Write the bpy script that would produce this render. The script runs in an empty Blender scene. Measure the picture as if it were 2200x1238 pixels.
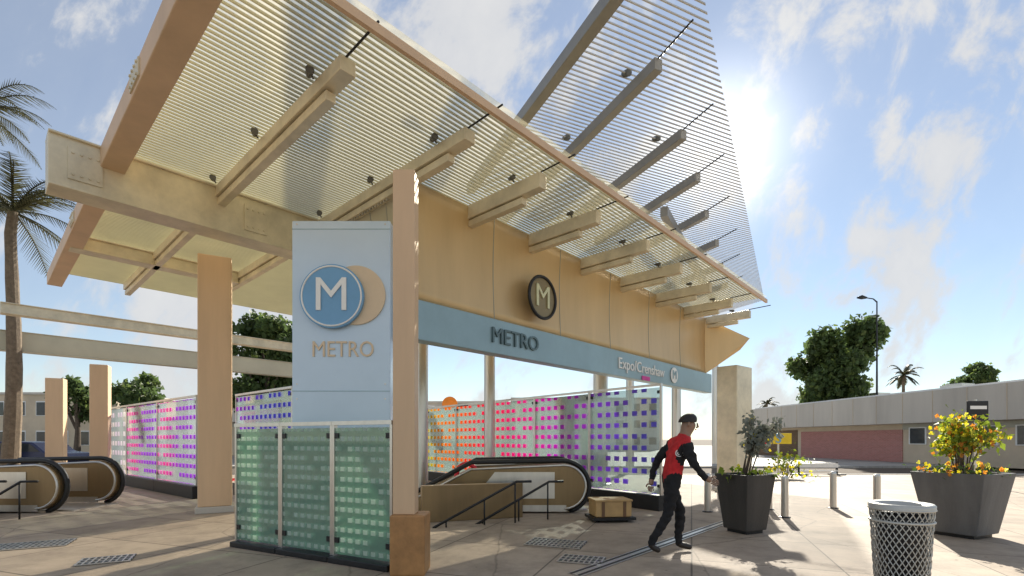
import bpy, bmesh, math, random
from mathutils import Vector, Matrix, noise
S = bpy.context.scene
COL = S.collection
# ------------------------------------------------------------------ camera, sky, sun, exposure
F, CX, HY, EYE = 1057.0, 1100.0, 944.0, 1.4          # focal length in px of a 2200 wide picture, centre, horizon, eye height
cd = bpy.data.cameras.new('camera'); cam = bpy.data.objects.new('camera', cd); COL.objects.link(cam)
cam.location = (0, 0, EYE); cam.rotation_euler = (math.radians(90), 0, 0)
cd.sensor_fit = 'HORIZONTAL'; cd.sensor_width = 36; cd.lens = 36*F/2200; cd.shift_y = (HY-619)/2200
cd.clip_end = 3000; S.camera = cam
SUN_AZ, SUN_EL = math.radians(22.3), math.radians(28.5)     # clockwise from +Y, above the horizon
sdir = Vector((math.sin(SUN_AZ)*math.cos(SUN_EL), math.cos(SUN_AZ)*math.cos(SUN_EL), math.sin(SUN_EL)))
S.view_settings.view_transform = 'Standard'; S.view_settings.look = 'None'
S.view_settings.exposure = 1.18; S.view_settings.gamma = 1
S.cycles.max_bounces = 8; S.cycles.transparent_max_bounces = 16

W = bpy.data.worlds.new('World'); S.world = W; W.use_nodes = True
nt = W.node_tree; N = nt.nodes; L = nt.links; N.clear()
def node(t, **k):
    n = N.new(t)
    for a, b in k.items(): setattr(n, a, b)
    return n
def m_(op, a, b=None, c=None, clamp=False):
    n = node('ShaderNodeMath', operation=op, use_clamp=clamp)
    for i, v in enumerate((a, b, c)):
        if v is None: continue
        if isinstance(v, (int, float)): n.inputs[i].default_value = v
        else: L.new(v, n.inputs[i])
    return n.outputs[0]
sky = node('ShaderNodeTexSky', sky_type='NISHITA', sun_disc=False, sun_elevation=SUN_EL, sun_rotation=SUN_AZ)
sky.air_density = 1.0; sky.dust_density = 0.0; sky.ozone_density = 1.6
bg1 = node('ShaderNodeBackground'); bg1.inputs[1].default_value = 0.066; L.new(sky.outputs[0], bg1.inputs[0])
tc = node('ShaderNodeTexCoord'); sp = node('ShaderNodeSeparateXYZ'); L.new(tc.outputs['Generated'], sp.inputs[0])
yy = m_('MAXIMUM', m_('ABSOLUTE', sp.outputs[1]), 0.25)
u = m_('DIVIDE', sp.outputs[0], yy); v = m_('DIVIDE', sp.outputs[2], yy)
s_ = m_('ADD', m_('MULTIPLY', u, .48), m_('MULTIPLY', v, .88)); n_ = m_('SUBTRACT', m_('MULTIPLY', u, .88), m_('MULTIPLY', v, .48))
cb = node('ShaderNodeCombineXYZ'); L.new(m_('MULTIPLY', s_, 3.0), cb.inputs[0]); L.new(m_('MULTIPLY', n_, 4.4), cb.inputs[1])
nz = node('ShaderNodeTexNoise'); nz.inputs['Scale'].default_value = 1.7; nz.inputs['Detail'].default_value = 13; nz.inputs['Roughness'].default_value = .60
nz.inputs['Distortion'].default_value = .25
L.new(cb.outputs[0], nz.inputs['Vector'])
def bump_at(c, w):                                       # 1 on the cloud band n = c, 0 beyond w
    return m_('SUBTRACT', 1.0, m_('DIVIDE', m_('ABSOLUTE', m_('SUBTRACT', n_, c)), w), clamp=True)
bands = m_('ADD', m_('MULTIPLY', bump_at(.14, .34), .08), m_('MULTIPLY', bump_at(-.55, .42), .24))
bands = m_('ADD', bands, m_('MULTIPLY', bump_at(.50, .16), .17))
dens = m_('ADD', nz.outputs['Fac'], bands)
mask = node('ShaderNodeMapRange', interpolation_type='SMOOTHSTEP'); L.new(dens, mask.inputs[0])
mask.inputs[1].default_value = .52; mask.inputs[2].default_value = .70
dn = node('ShaderNodeVectorMath', operation='DOT_PRODUCT'); L.new(tc.outputs['Generated'], dn.inputs[0]); dn.inputs[1].default_value = sdir
cosv = m_('MAXIMUM', dn.outputs['Value'], 0.0)
glow = m_('ADD', m_('MULTIPLY', m_('POWER', cosv, 220.0), .45), m_('MULTIPLY', m_('POWER', cosv, 30.0), .03))
cm = node('ShaderNodeMix', data_type='RGBA'); L.new(nz.outputs['Fac'], cm.inputs[0])
cm.inputs[6].default_value = (.66, .69, .76, 1); cm.inputs[7].default_value = (1, .985, .95, 1)
bg2 = node('ShaderNodeBackground'); L.new(cm.outputs[2], bg2.inputs[0]); bg2.inputs[1].default_value = .38
mx = node('ShaderNodeMixShader'); L.new(m_('ADD', m_('MULTIPLY', mask.outputs[0], .62), .32), mx.inputs[0]); L.new(bg1.outputs[0], mx.inputs[1]); L.new(bg2.outputs[0], mx.inputs[2])
bg3 = node('ShaderNodeBackground'); bg3.inputs[0].default_value = (1, .95, .84, 1); L.new(glow, bg3.inputs[1])
ad = node('ShaderNodeAddShader'); L.new(mx.outputs[0], ad.inputs[0]); L.new(bg3.outputs[0], ad.inputs[1])
wo = node('ShaderNodeOutputWorld'); L.new(ad.outputs[0], wo.inputs[0])

sd = bpy.data.lights.new('sun', 'SUN'); sd.energy = 4.2; sd.angle = math.radians(.53); sd.color = (1, .93, .80)
so = bpy.data.objects.new('sun', sd); COL.objects.link(so); so.rotation_euler = (-sdir).to_track_quat('-Z', 'Y').to_euler(); so.location = sdir*60

# ------------------------------------------------------------------ helpers
def P(px, py, Y): return Vector(((px-CX)/F*Y, Y, EYE+(HY-py)/F*Y))
def G(px, py):
    Y = F*EYE/(py-HY); return Vector(((px-CX)/F*Y, Y, 0))
ROOF = 5.2
def R(px, py):                                           # the point of the canopy plane seen at a pixel
    Y = F*(ROOF-EYE)/(HY-py); return Vector(((px-CX)/F*Y, Y, ROOF))
Z3 = Vector((0, 0, 1))
class MB:
    def __init__(s): s.v = []; s.f = []; s.m = []
    def add(s, vs, fs, mi=0):
        o = len(s.v); s.v += [Vector(q) for q in vs]; s.f += [[i+o for i in f] for f in fs]; s.m += [mi]*len(fs); return s
    def hexa(s, b, t, mi=0):                             # bottom ring and top ring of equal length
        n = len(b); fs = [list(range(n))[::-1], list(range(n, 2*n))]
        fs += [[i, (i+1) % n, n+(i+1) % n, n+i] for i in range(n)]
        return s.add(list(b)+list(t), fs, mi)
    def box(s, c, sx, sy, sz, rz=0, mi=0):               # c is the middle of the base
        c = Vector(c); ca, sa = math.cos(rz), math.sin(rz)
        q = [(-.5, -.5), (.5, -.5), (.5, .5), (-.5, .5)]
        b = [c+Vector((x*sx*ca-y*sy*sa, x*sx*sa+y*sy*ca, 0)) for x, y in q]
        return s.hexa(b, [p+Vector((0, 0, sz)) for p in b], mi)
    def beam(s, a, b, w, h, mi=0, drop=True):            # bar a-b of width w, depth h hanging below (or centred on) the line
        a, b = Vector(a), Vector(b); d = (b-a).normalized(); sd_ = d.cross(Z3)
        sd_ = sd_.normalized()*w/2 if sd_.length > 1e-4 else Vector((w/2, 0, 0)); up = sd_.cross(d).normalized()*h
        o = -up if drop else -up*.5
        r = lambda p: [p+sd_+o, p-sd_+o, p-sd_+o+up, p+sd_+o+up]
        return s.hexa(r(a), r(b), mi)
    def tube(s, pts, r, n=8, mi=0, cap=True):
        pts = [Vector(p) for p in pts]; rs = r if isinstance(r, (list, tuple)) else [r]*len(pts); o = len(s.v); ref = None
        for i, p in enumerate(pts):
            d = (pts[min(i+1, len(pts)-1)]-pts[max(i-1, 0)]).normalized()
            if ref is None: ref = d.orthogonal().normalized()
            ref = (ref-d*ref.dot(d)).normalized(); q = d.cross(ref)
            for k in range(n):
                a = 2*math.pi*k/n; s.v.append(p+(ref*math.cos(a)+q*math.sin(a))*rs[i])
        for i in range(len(pts)-1):
            for k in range(n):
                s.f.append([o+i*n+k, o+i*n+(k+1) % n, o+(i+1)*n+(k+1) % n, o+(i+1)*n+k]); s.m.append(mi)
        if cap:
            s.f.append([o+k for k in range(n)][::-1]); s.m.append(mi)
            e = o+(len(pts)-1)*n; s.f.append([e+k for k in range(n)]); s.m.append(mi)
        return s
    def lathe(s, c, prof, n=32, mi=0):
        c = Vector(c); return s.tube([c+Vector((0, 0, z)) for r, z in prof], [max(r, .001) for r, z in prof], n, mi)
    def prism(s, poly, ext, mi=0):
        poly = [Vector(p) for p in poly]; e = Vector(ext); return s.hexa(poly, [p+e for p in poly], mi)
    def grid(s, rows, mi=0):
        n = len(rows[0]); o = [p for r in rows for p in r]
        return s.add(o, [[i*n+j, i*n+j+1, (i+1)*n+j+1, (i+1)*n+j] for i in range(len(rows)-1) for j in range(n-1)], mi)
    def build(s, name, mats, parent=None, smooth=False, bevel=0, solid=0, at=None):
        off = Vector((0, 0, 0)); p = parent
        while p is not None: off += p.location; p = p.parent
        if at is not None: off = Vector(at)
        me = bpy.data.meshes.new(name); me.from_pydata([tuple(q-off) for q in s.v], [], s.f)
        mats = mats if isinstance(mats, (list, tuple)) else [mats]
        for m in mats: me.materials.append(m)
        for pl, mi in zip(me.polygons, s.m): pl.material_index = mi; pl.use_smooth = smooth
        bm = bmesh.new(); bm.from_mesh(me); bmesh.ops.recalc_face_normals(bm, faces=bm.faces[:]); bm.to_mesh(me); bm.free()
        o = bpy.data.objects.new(name, me); COL.objects.link(o)
        if parent is not None: o.parent = parent
        elif at is not None: o.location = at
        if bevel:
            b = o.modifiers.new('bevel', 'BEVEL'); b.width = bevel; b.segments = 2; b.limit_method = 'ANGLE'
        if solid:
            b = o.modifiers.new('solid', 'SOLIDIFY'); b.thickness = solid; b.offset = 0
        return o
def tag(o, label=None, cat=None, group=None, kind=None):
    if label: o['label'] = label
    if cat: o['category'] = cat
    if group: o['group'] = group
    if kind: o['kind'] = kind
    return o
def thing(name, loc, label, cat, group=None):
    o = bpy.data.objects.new(name, None); COL.objects.link(o); o.location = loc; o.empty_display_size = .2
    return tag(o, label, cat, group)
def copy_tree(o, parent=None):
    c = o.copy(); COL.objects.link(c); c.parent = parent
    for ch in [q for q in bpy.data.objects if q.parent == o]: copy_tree(ch, c)
    return c
def text(body, name, mat, parent, origin, xdir, updir, height, ext=.008, sx=1.0, align='CENTER'):
    cu = bpy.data.curves.new('t', 'FONT'); cu.body = body; cu.size = 1; cu.extrude = ext/height; cu.align_x = align; cu.align_y = 'CENTER'; cu.resolution_u = 3
    t = bpy.data.objects.new('t', cu); COL.objects.link(t); bpy.context.view_layer.update()
    me = bpy.data.meshes.new_from_object(t.evaluated_get(bpy.context.evaluated_depsgraph_get())); bpy.data.objects.remove(t)
    xd = Vector(xdir).normalized(); up = Vector(updir).normalized(); nn = xd.cross(up); k = height/.72; off = Vector((0, 0, 0)); p = parent
    while p is not None: off += p.location; p = p.parent
    for vv in me.vertices: vv.co = Vector(origin)-off+xd*vv.co.x*k*sx+up*vv.co.y*k+nn*vv.co.z*k
    me.materials.clear(); me.materials.append(mat); me.name = name
    o = bpy.data.objects.new(name, me); COL.objects.link(o); o.parent = parent; return o

# ------------------------------------------------------------------ materials
def pm(name, col, rough=.6, metal=0, var=.18, scale=3.0, bump=.08, fine=40.0, streak=False, trans=0):
    m = bpy.data.materials.new(name); m.use_nodes = True; t = m.node_tree; b = t.nodes['Principled BSDF']
    b.inputs['Roughness'].default_value = rough; b.inputs['Metallic'].default_value = metal
    tcn = t.nodes.new('ShaderNodeTexCoord'); mp = t.nodes.new('ShaderNodeMapping'); t.links.new(tcn.outputs['Object'], mp.inputs[0])
    if streak: mp.inputs['Scale'].default_value = (1, 1, .12)
    a = t.nodes.new('ShaderNodeTexNoise'); a.inputs['Scale'].default_value = scale; a.inputs['Detail'].default_value = 7; a.inputs['Roughness'].default_value = .65
    t.links.new(mp.outputs[0], a.inputs['Vector'])
    r = t.nodes.new('ShaderNodeValToRGB'); r.color_ramp.elements[0].position = .3; r.color_ramp.elements[1].position = .7
    r.color_ramp.elements[0].color = tuple(max(0, c*(1-var)) for c in col)+(1,); r.color_ramp.elements[1].color = tuple(min(1, c*(1+var)) for c in col)+(1,)
    t.links.new(a.outputs['Fac'], r.inputs[0]); t.links.new(r.outputs[0], b.inputs['Base Color'])
    if bump:
        f = t.nodes.new('ShaderNodeTexNoise'); f.inputs['Scale'].default_value = fine; f.inputs['Detail'].default_value = 4; t.links.new(tcn.outputs['Object'], f.inputs['Vector'])
        bn = t.nodes.new('ShaderNodeBump'); bn.inputs['Strength'].default_value = bump; bn.inputs['Distance'].default_value = .02
        t.links.new(f.outputs['Fac'], bn.inputs['Height']); t.links.new(bn.outputs[0], b.inputs['Normal'])
    if trans:
        tr = t.nodes.new('ShaderNodeBsdfTranslucent'); t.links.new(r.outputs[0], tr.inputs[0]); ms = t.nodes.new('ShaderNodeMixShader'); ms.inputs[0].default_value = trans
        t.links.new(b.outputs[0], ms.inputs[1]); t.links.new(tr.outputs[0], ms.inputs[2]); t.links.new(ms.outputs[0], t.nodes['Material Output'].inputs[0])
    return m
def paving(name, col, joint, size, rot):
    m = pm(name, col, .75, 0, .2, .55, .12, 55); t = m.node_tree; b = t.nodes['Principled BSDF']
    r = b.inputs['Base Color'].links[0].from_socket
    tcn = t.nodes.new('ShaderNodeTexCoord'); mp = t.nodes.new('ShaderNodeMapping'); mp.inputs['Rotation'].default_value = (0, 0, rot); t.links.new(tcn.outputs['Object'], mp.inputs[0])
    br = t.nodes.new('ShaderNodeTexBrick'); br.offset = 0; br.inputs['Scale'].default_value = 1; br.inputs['Brick Width'].default_value = size; br.inputs['Row Height'].default_value = size
    br.inputs['Mortar Size'].default_value = .012; br.inputs['Mortar Smooth'].default_value = .3
    br.inputs['Color1'].default_value = (1, 1, 1, 1); br.inputs['Color2'].default_value = (.84, .83, .82, 1); br.inputs['Mortar'].default_value = (joint, joint, joint, 1)
    t.links.new(mp.outputs[0], br.inputs['Vector'])
    st = t.nodes.new('ShaderNodeTexNoise'); st.inputs['Scale'].default_value = 1.6; st.inputs['Detail'].default_value = 10; st.inputs['Roughness'].default_value = .75; t.links.new(tcn.outputs['Object'], st.inputs['Vector'])
    sr = t.nodes.new('ShaderNodeMapRange'); sr.inputs[1].default_value = .3; sr.inputs[2].default_value = .56; sr.inputs[3].default_value = .62; sr.inputs[4].default_value = 1; t.links.new(st.outputs['Fac'], sr.inputs[0])
    x = t.nodes.new('ShaderNodeMix'); x.data_type = 'RGBA'; x.blend_type = 'MULTIPLY'; x.inputs[0].default_value = 1; t.links.new(r, x.inputs[6]); t.links.new(br.outputs['Color'], x.inputs[7])
    y = t.nodes.new('ShaderNodeMix'); y.data_type = 'RGBA'; y.blend_type = 'MULTIPLY'; y.inputs[0].default_value = 1; t.links.new(x.outputs[2], y.inputs[6]); t.links.new(sr.outputs[0], y.inputs[7])
    vo = t.nodes.new('ShaderNodeTexVoronoi'); vo.inputs['Scale'].default_value = 3.2; vo.inputs['Randomness'].default_value = 1; t.links.new(tcn.outputs['Object'], vo.inputs['Vector'])
    gs_ = t.nodes.new('ShaderNodeMapRange'); gs_.inputs[1].default_value = .045; gs_.inputs[2].default_value = .07; gs_.inputs[3].default_value = .50; gs_.inputs[4].default_value = 1; t.links.new(vo.outputs['Distance'], gs_.inputs[0])
    ve = t.nodes.new('ShaderNodeTexVoronoi'); ve.feature = 'DISTANCE_TO_EDGE'; ve.inputs['Scale'].default_value = .42; di = t.nodes.new('ShaderNodeMix'); di.data_type = 'VECTOR'; di.inputs[0].default_value = .12; t.links.new(tcn.outputs['Object'], di.inputs[4]); t.links.new(st.outputs['Color'], di.inputs[5]); t.links.new(di.outputs[1], ve.inputs['Vector'])
    ck = t.nodes.new('ShaderNodeMapRange'); ck.inputs[1].default_value = .0; ck.inputs[2].default_value = .006; ck.inputs[3].default_value = .62; ck.inputs[4].default_value = 1; t.links.new(ve.outputs['Distance'], ck.inputs[0])
    mu = t.nodes.new('ShaderNodeMath'); mu.operation = 'MULTIPLY'; t.links.new(gs_.outputs[0], mu.inputs[0]); t.links.new(ck.outputs[0], mu.inputs[1])
    z = t.nodes.new('ShaderNodeMix'); z.data_type = 'RGBA'; z.blend_type = 'MULTIPLY'; z.inputs[0].default_value = 1; t.links.new(y.outputs[2], z.inputs[6]); t.links.new(mu.outputs[0], z.inputs[7])
    t.links.new(z.outputs[2], b.inputs['Base Color']); return m
def brick(name, c1, c2, mort, w=.22, h=.075):
    m = pm(name, c1, .85); t = m.node_tree; b = t.nodes['Principled BSDF']; tcn = t.nodes.new('ShaderNodeTexCoord')
    s = t.nodes.new('ShaderNodeSeparateXYZ'); c = t.nodes.new('ShaderNodeCombineXYZ'); ad_ = t.nodes.new('ShaderNodeMath'); t.links.new(tcn.outputs['Object'], s.inputs[0])
    t.links.new(s.outputs[0], ad_.inputs[0]); t.links.new(s.outputs[1], ad_.inputs[1]); t.links.new(ad_.outputs[0], c.inputs[0]); t.links.new(s.outputs[2], c.inputs[1])
    br = t.nodes.new('ShaderNodeTexBrick'); br.inputs['Scale'].default_value = 1; br.inputs['Brick Width'].default_value = w; br.inputs['Row Height'].default_value = h; br.inputs['Mortar Size'].default_value = .008
    br.inputs['Color1'].default_value = c1+(1,); br.inputs['Color2'].default_value = c2+(1,); br.inputs['Mortar'].default_value = mort+(1,)
    t.links.new(c.outputs[0], br.inputs['Vector']); t.links.new(br.outputs['Color'], b.inputs['Base Color']); return m
def fritted(name, ramp, sq, fill, tint, span, alpha=.55):      # clear glass printed with a grid of coloured squares
    m = bpy.data.materials.new(name); m.use_nodes = True; t = m.node_tree; t.nodes.clear(); n = t.nodes.new; l = t.links.new
    tcn = n('ShaderNodeTexCoord'); s = n('ShaderNodeSeparateXYZ'); l(tcn.outputs['Object'], s.inputs[0])
    def mt(op, a, b):
        q = n('ShaderNodeMath'); q.operation = op
        for i, vv in enumerate((a, b)):
            if isinstance(vv, (int, float)): q.inputs[i].default_value = vv
            else: l(vv, q.inputs[i])
        return q.outputs[0]
    fx = mt('LESS_THAN', mt('FRACT', mt('DIVIDE', s.outputs[0], sq), 0), fill); fz = mt('LESS_THAN', mt('FRACT', mt('DIVIDE', s.outputs[2], sq), 0), fill*.8)
    cx = mt('FLOOR', mt('DIVIDE', s.outputs[0], sq), 0); cz = mt('FLOOR', mt('DIVIDE', s.outputs[2], sq), 0)
    wn = n('ShaderNodeTexWhiteNoise'); cbn = n('ShaderNodeCombineXYZ'); l(cx, cbn.inputs[0]); l(cz, cbn.inputs[1]); l(cbn.outputs[0], wn.inputs['Vector'])
    keep = mt('GREATER_THAN', wn.outputs['Value'], .12); k = mt('MULTIPLY', mt('MULTIPLY', fx, fz), keep)
    rp = n('ShaderNodeValToRGB'); l(mt('ADD', mt('DIVIDE', s.outputs[0], span), mt('MULTIPLY', mt('SUBTRACT', wn.outputs['Value'], .5), .25)), rp.inputs[0])
    while len(rp.color_ramp.elements) < len(ramp): rp.color_ramp.elements.new(.5)
    for i, c in enumerate(ramp): e = rp.color_ramp.elements[i]; e.position = i/max(1, len(ramp)-1); e.color = c+(1,)
    df = n('ShaderNodeBsdfDiffuse'); l(rp.outputs[0], df.inputs[0]); tl = n('ShaderNodeBsdfTranslucent'); l(rp.outputs[0], tl.inputs[0])
    a = n('ShaderNodeMixShader'); a.inputs[0].default_value = .55; l(df.outputs[0], a.inputs[1]); l(tl.outputs[0], a.inputs[2])
    tp = n('ShaderNodeBsdfTransparent'); tp.inputs[0].default_value = tint+(1,); gl = n('ShaderNodeBsdfGlossy'); gl.inputs['Roughness'].default_value = .06; gl.inputs[0].default_value = (.9, .95, .95, 1)
    fr = n('ShaderNodeFresnel'); fr.inputs[0].default_value = 1.5; g = n('ShaderNodeMixShader'); l(mt('ADD', fr.outputs[0], .06), g.inputs[0]); l(tp.outputs[0], g.inputs[1]); l(gl.outputs[0], g.inputs[2])
    h = n('ShaderNodeBsdfDiffuse'); h.inputs[0].default_value = (tint[0]*.7, tint[1]*.72, tint[2]*.7, 1); g2 = n('ShaderNodeMixShader'); g2.inputs[0].default_value = 1-alpha; l(g.outputs[0], g2.inputs[1]); l(h.outputs[0], g2.inputs[2])
    x = n('ShaderNodeMixShader'); l(k, x.inputs[0]); l(g2.outputs[0], x.inputs[1]); l(a.outputs[0], x.inputs[2])
    o = n('ShaderNodeOutputMaterial'); l(x.outputs[0], o.inputs[0]); return m
def leafmat(name, col, tl=.45):
    return pm(name, col, .55, 0, .55, 1.3, 0, trans=tl)
M = dict(
  plaza=paving('plaza_concrete', (.44, .355, .27), .36, 1.52, .35), asphalt=pm('asphalt', (.11, .108, .105), .85, 0, .25, 1.2, .3, 90), kerbm=pm('kerb_concrete', (.42, .40, .37), .8),
  roofglass=None, lampgrey=pm('lamp_grey', (.12, .12, .115), .5, .3, .1, 6, .02), ochre=pm('ochre_stone', (.42, .21, .075), .5, 0, .25, 5, .08), sail_beam=pm('grey_steel_beam', (.27, .265, .25), .45, .2, .12, 1.2, .03), olive_sign=pm('olive_cream_enamel', (.66, .66, .42), .4, 0, .05), white=pm('white_paint', (.80, .80, .78), .5, 0, .06), walk=paving('far_pavement', (.42, .40, .37), .5, 1.2, 0), soil=pm('soil', (.09, .065, .045), .95, 0, .4, 9, .4),
  steel_tan=pm('cream_steel', (.70, .62, .45), .42, .25, .2, 2.4, .04), steel_olive=pm('olive_grey_steel', (.36, .355, .30), .42, .25, .12, 1.2, .03), steel_blue=pm('blue_grey_steel', (.34, .40, .48), .42, .25, .12, 1.2, .03),
  hull_tan=pm('gold_cream_panel', (.64, .455, .235), .36, .25, .10, 1.3, .012, streak=True), hull_olive_shade=pm('olive_shaded_panel', (.52, .48, .36), .36, .2, .10, .9, .01),  # olive tone of the return wall is its shadow put into the colour
  slat=pm('louvre_glass', (.66, .64, .50), .35, 0, .05, 2, 0, trans=.45), slat_grey=pm('louvre_grey', (.55, .55, .54), .4, .2, .08, 2, 0), slat_tan=pm('louvre_bronze', (.34, .31, .25), .35, .6, .1, 2, 0),
  fascia=pm('pale_blue_fascia', (.30, .43, .48), .4, .2, .1, 1.3, .02), fascia_shaded=pm('shaded_fascia', (.15, .15, .13), .4, .2, .1, 1.3, .02),  # dark fascia copy: shade on the return side painted into its colour
  metal=pm('brushed_steel', (.62, .60, .57), .3, .9, .1, 5, .05, 80, streak=True), bronze=pm('bronze_cladding', (.27, .19, .10), .34, .6, .25, 1.1, .05, streak=True),
  glaze=pm('milky_glazing', (.86, .76, .62), .3, 0, .05, 1, 0, trans=.75), glaze_b=pm('milky_blue_glazing', (.72, .80, .90), .3, 0, .05, 1, 0, trans=.75),
  dark=pm('black_metal', (.022, .022, .024), .45, .3, .3, 6), rubber=pm('black_rubber', (.015, .015, .016), .5), brown=pm('brown_stone', (.16, .085, .04), .5, 0, .3, 4, .1), column=pm('tan_column_paint', (.68, .47, .29), .5, 0, .10, 2.0, .03, streak=True),
  planter=pm('charcoal_planter', (.055, .05, .045), .7, 0, .35, 2.5, .2, 30, streak=True), planter_g=pm('grey_planter', (.13, .13, .13), .7, 0, .3, 2.5, .2, 30, streak=True),
  pylon=pm('pale_blue_panel', (.56, .68, .80), .3, .1, .05, .8, .01), blue=pm('sign_blue', (.17, .38, .62), .35, 0, .06), navy=pm('navy_enamel', (.02, .025, .07), .35), signbrown=pm('bronze_sign', (.26, .20, .10), .4, .3), letterblue=pm('dark_teal_enamel', (.10, .16, .18), .4, 0, .06),
  peach=pm('peach_enamel', (.72, .56, .38), .4, 0, .05), signw=pm('sign_white', (.86, .86, .84), .4, 0, .03), magenta=pm('magenta_enamel', (.62, .02, .30), .4), orange=pm('orange_enamel', (.85, .26, .03), .4), red=pm('red_paint', (.72, .02, .04), .4), yellow=pm('yellow_paint', (.80, .58, .02), .5),
  concrete=pm('board_concrete', (.54, .50, .44), .8, 0, .16, .5, .15, 12, streak=True), wall=pm('tan_render', (.60, .50, .37), .85, 0, .12, .7, .1), brick=brick('brown_brick', (.20, .11, .045), (.13, .075, .035), (.22, .19, .15)),
  redwall=brick('red_brown_brick', (.50, .20, .17), (.42, .16, .13), (.44, .33, .30)), whitewall=pm('white_stucco', (.72, .71, .70), .85, 0, .08, .8, .1), glassd=pm('dark_window', (.03, .04, .05), .08, 0, .3, 2, 0), trunk=pm('bark', (.10, .075, .055), .9, 0, .35, 7, .5), palmtrunk=pm('palm_bark', (.17, .13, .09), .9, 0, .35, 9, .6),
  leaf=leafmat('tree_leaf', (.095, .145, .05), .55), leaf_light=leafmat('young_leaf', (.14, .19, .05), .55), leafb=leafmat('dark_leaf', (.035, .048, .04)), palmleaf=leafmat('palm_leaf', (.085, .085, .04), .35), silver=leafmat('silver_leaf', (.24, .26, .22)), lime=leafmat('lime_leaf', (.22, .30, .03)), green=leafmat('green_leaf', (.07, .12, .03)),
  fl_yellow2=leafmat('pale_yellow_petal', (.78, .68, .08), .5), fl_yellow=leafmat('yellow_petal', (.80, .60, .02), .5), fl_orange=leafmat('orange_petal', (.80, .27, .03), .5), fl_purple=leafmat('purple_petal', (.30, .12, .55), .5), fl_red=leafmat('red_petal', (.62, .03, .04), .4),
  skin=pm('skin', (.30, .18, .12), .5, 0, .08, 6, 0), skind=pm('skin_deep', (.20, .11, .07), .5, 0, .08, 6, 0), hair=pm('dark_hair', (.018, .014, .012), .6, 0, .3, 30, .2), black_cloth=pm('black_cloth', (.012, .012, .014), .9, 0, .5, 14, .2), red_cloth=pm('red_cloth', (.55, .02, .025), .85, 0, .3, 10, .2),
  pale_cloth=pm('pale_blue_cloth', (.42, .54, .60), .85, 0, .15, 10, .2), navy_cloth=pm('navy_cloth', (.02, .025, .06), .9, 0, .3, 12, .2), brown_cloth=pm('brown_cloth', (.23, .13, .06), .9, 0, .3, 12, .2), white_cloth=pm('white_cloth', (.66, .64, .60), .9, 0, .1, 12, .2), shoe=pm('shoe_leather', (.03, .022, .018), .5),
  crate=pm('plywood', (.52, .33, .14), .6, 0, .2, 3, .1), carpaint=pm('dark_blue_car_paint', (.03, .04, .10), .2, .3, .1), carwhite=pm('white_car_paint', (.62, .64, .64), .2, .1, .05), headlamp=pm('headlamp_glass', (.7, .7, .72), .1), wire=pm('bin_wire', (.52, .52, .49), .45, .3, .1),
)

def sheet_glass(name, tint, haze):
    m = bpy.data.materials.new(name); m.use_nodes = True; t = m.node_tree; t.nodes.clear(); n = t.nodes.new; l = t.links.new
    tp = n('ShaderNodeBsdfTransparent'); tp.inputs[0].default_value = tint+(1,); tl = n('ShaderNodeBsdfTranslucent'); tl.inputs[0].default_value = (.95, .86, .62, 1)
    nzn = n('ShaderNodeTexNoise'); nzn.inputs['Scale'].default_value = 1.1; nzn.inputs['Detail'].default_value = 6; mr = n('ShaderNodeMapRange'); mr.inputs[3].default_value = haze*.6; mr.inputs[4].default_value = haze*1.4; l(nzn.outputs['Fac'], mr.inputs[0])
    x = n('ShaderNodeMixShader'); l(mr.outputs[0], x.inputs[0]); l(tp.outputs[0], x.inputs[1]); l(tl.outputs[0], x.inputs[2]); o = n('ShaderNodeOutputMaterial'); l(x.outputs[0], o.inputs[0]); return m
M['roofglass'] = sheet_glass('roof_sheet_glass', (.99, .97, .91), .15)
# ------------------------------------------------------------------ ground
m = MB(); m.add([(-600, -60, -.10), (600, -60, -.10), (600, 1500, -.10), (-600, 1500, -.10)], [[0, 1, 2, 3]]); tag(m.build('ground', M['soil']), kind='structure')
m = MB(); m.box((0, 1.75, -.12), 120, 35.5, .12); tag(m.build('plaza', M['plaza'], bevel=.01), kind='structure')
m = MB(); m.box((0, 19.59, -.13), 160, .18, .155); tag(m.build('kerb', M['kerbm'], bevel=.02), kind='structure')
m = MB(); m.box((0, 22.6, -.12), 400, 5.8, .01); tag(m.build('road', M['asphalt']), kind='structure')
m = MB()
for i in range(-18, 19): m.box((i*6+1, 22.4, -.106), 2.6, .14, .004)
m.box((0, 20.2, -.106), 200, .12, .004)
tag(m.build('road_marking', M['white']), kind='structure')
m = MB(); m.box((0, 65.5, -.12), 400, 80, .125); tag(m.build('pavement', M['walk']), kind='structure')

# ------------------------------------------------------------------ canopies
def clip(poly, n, lo, hi):                               # cut a convex polygon to lo <= n.p <= hi
    for sg, k in ((1, lo), (-1, -hi)):
        out = []
        for i in range(len(poly)):
            a, b = poly[i], poly[(i+1) % len(poly)]; da, db = sg*n.dot(a)-k, sg*n.dot(b)-k
            if da >= 0: out.append(a)
            if da*db < 0: out.append(a+(b-a)*(da/(da-db)))
        poly = out
        if len(poly) < 3: return []
    return poly
V1, V2 = -50.0, 2072.0                                    # where the cross beams and the long edges run to
d1 = Vector(((V1-CX)/F, 1, 0)).normalized(); d2 = Vector(((V2-CX)/F, 1, 0)).normalized()
def meet(a, da, b, db):                                   # plan intersection of two lines
    den = da.x*db.y-da.y*db.x; w = b-a; t = (w.x*db.y-w.y*db.x)/den; return a+da*t
A0, E0, U0 = R(396, 0), R(734, 0), R(862, 375)
NEAR = meet(A0, d1, E0, d2); FAR = meet(R(1642, 645), d1, E0, d2)
rt = thing('station_canopy', Vector((U0.x, U0.y, 0)), 'large cream steel station canopy with slatted roof, gold panel and pale blue beam', 'canopy')
LEN = (FAR-NEAR).length; DEP = 11.5
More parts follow.
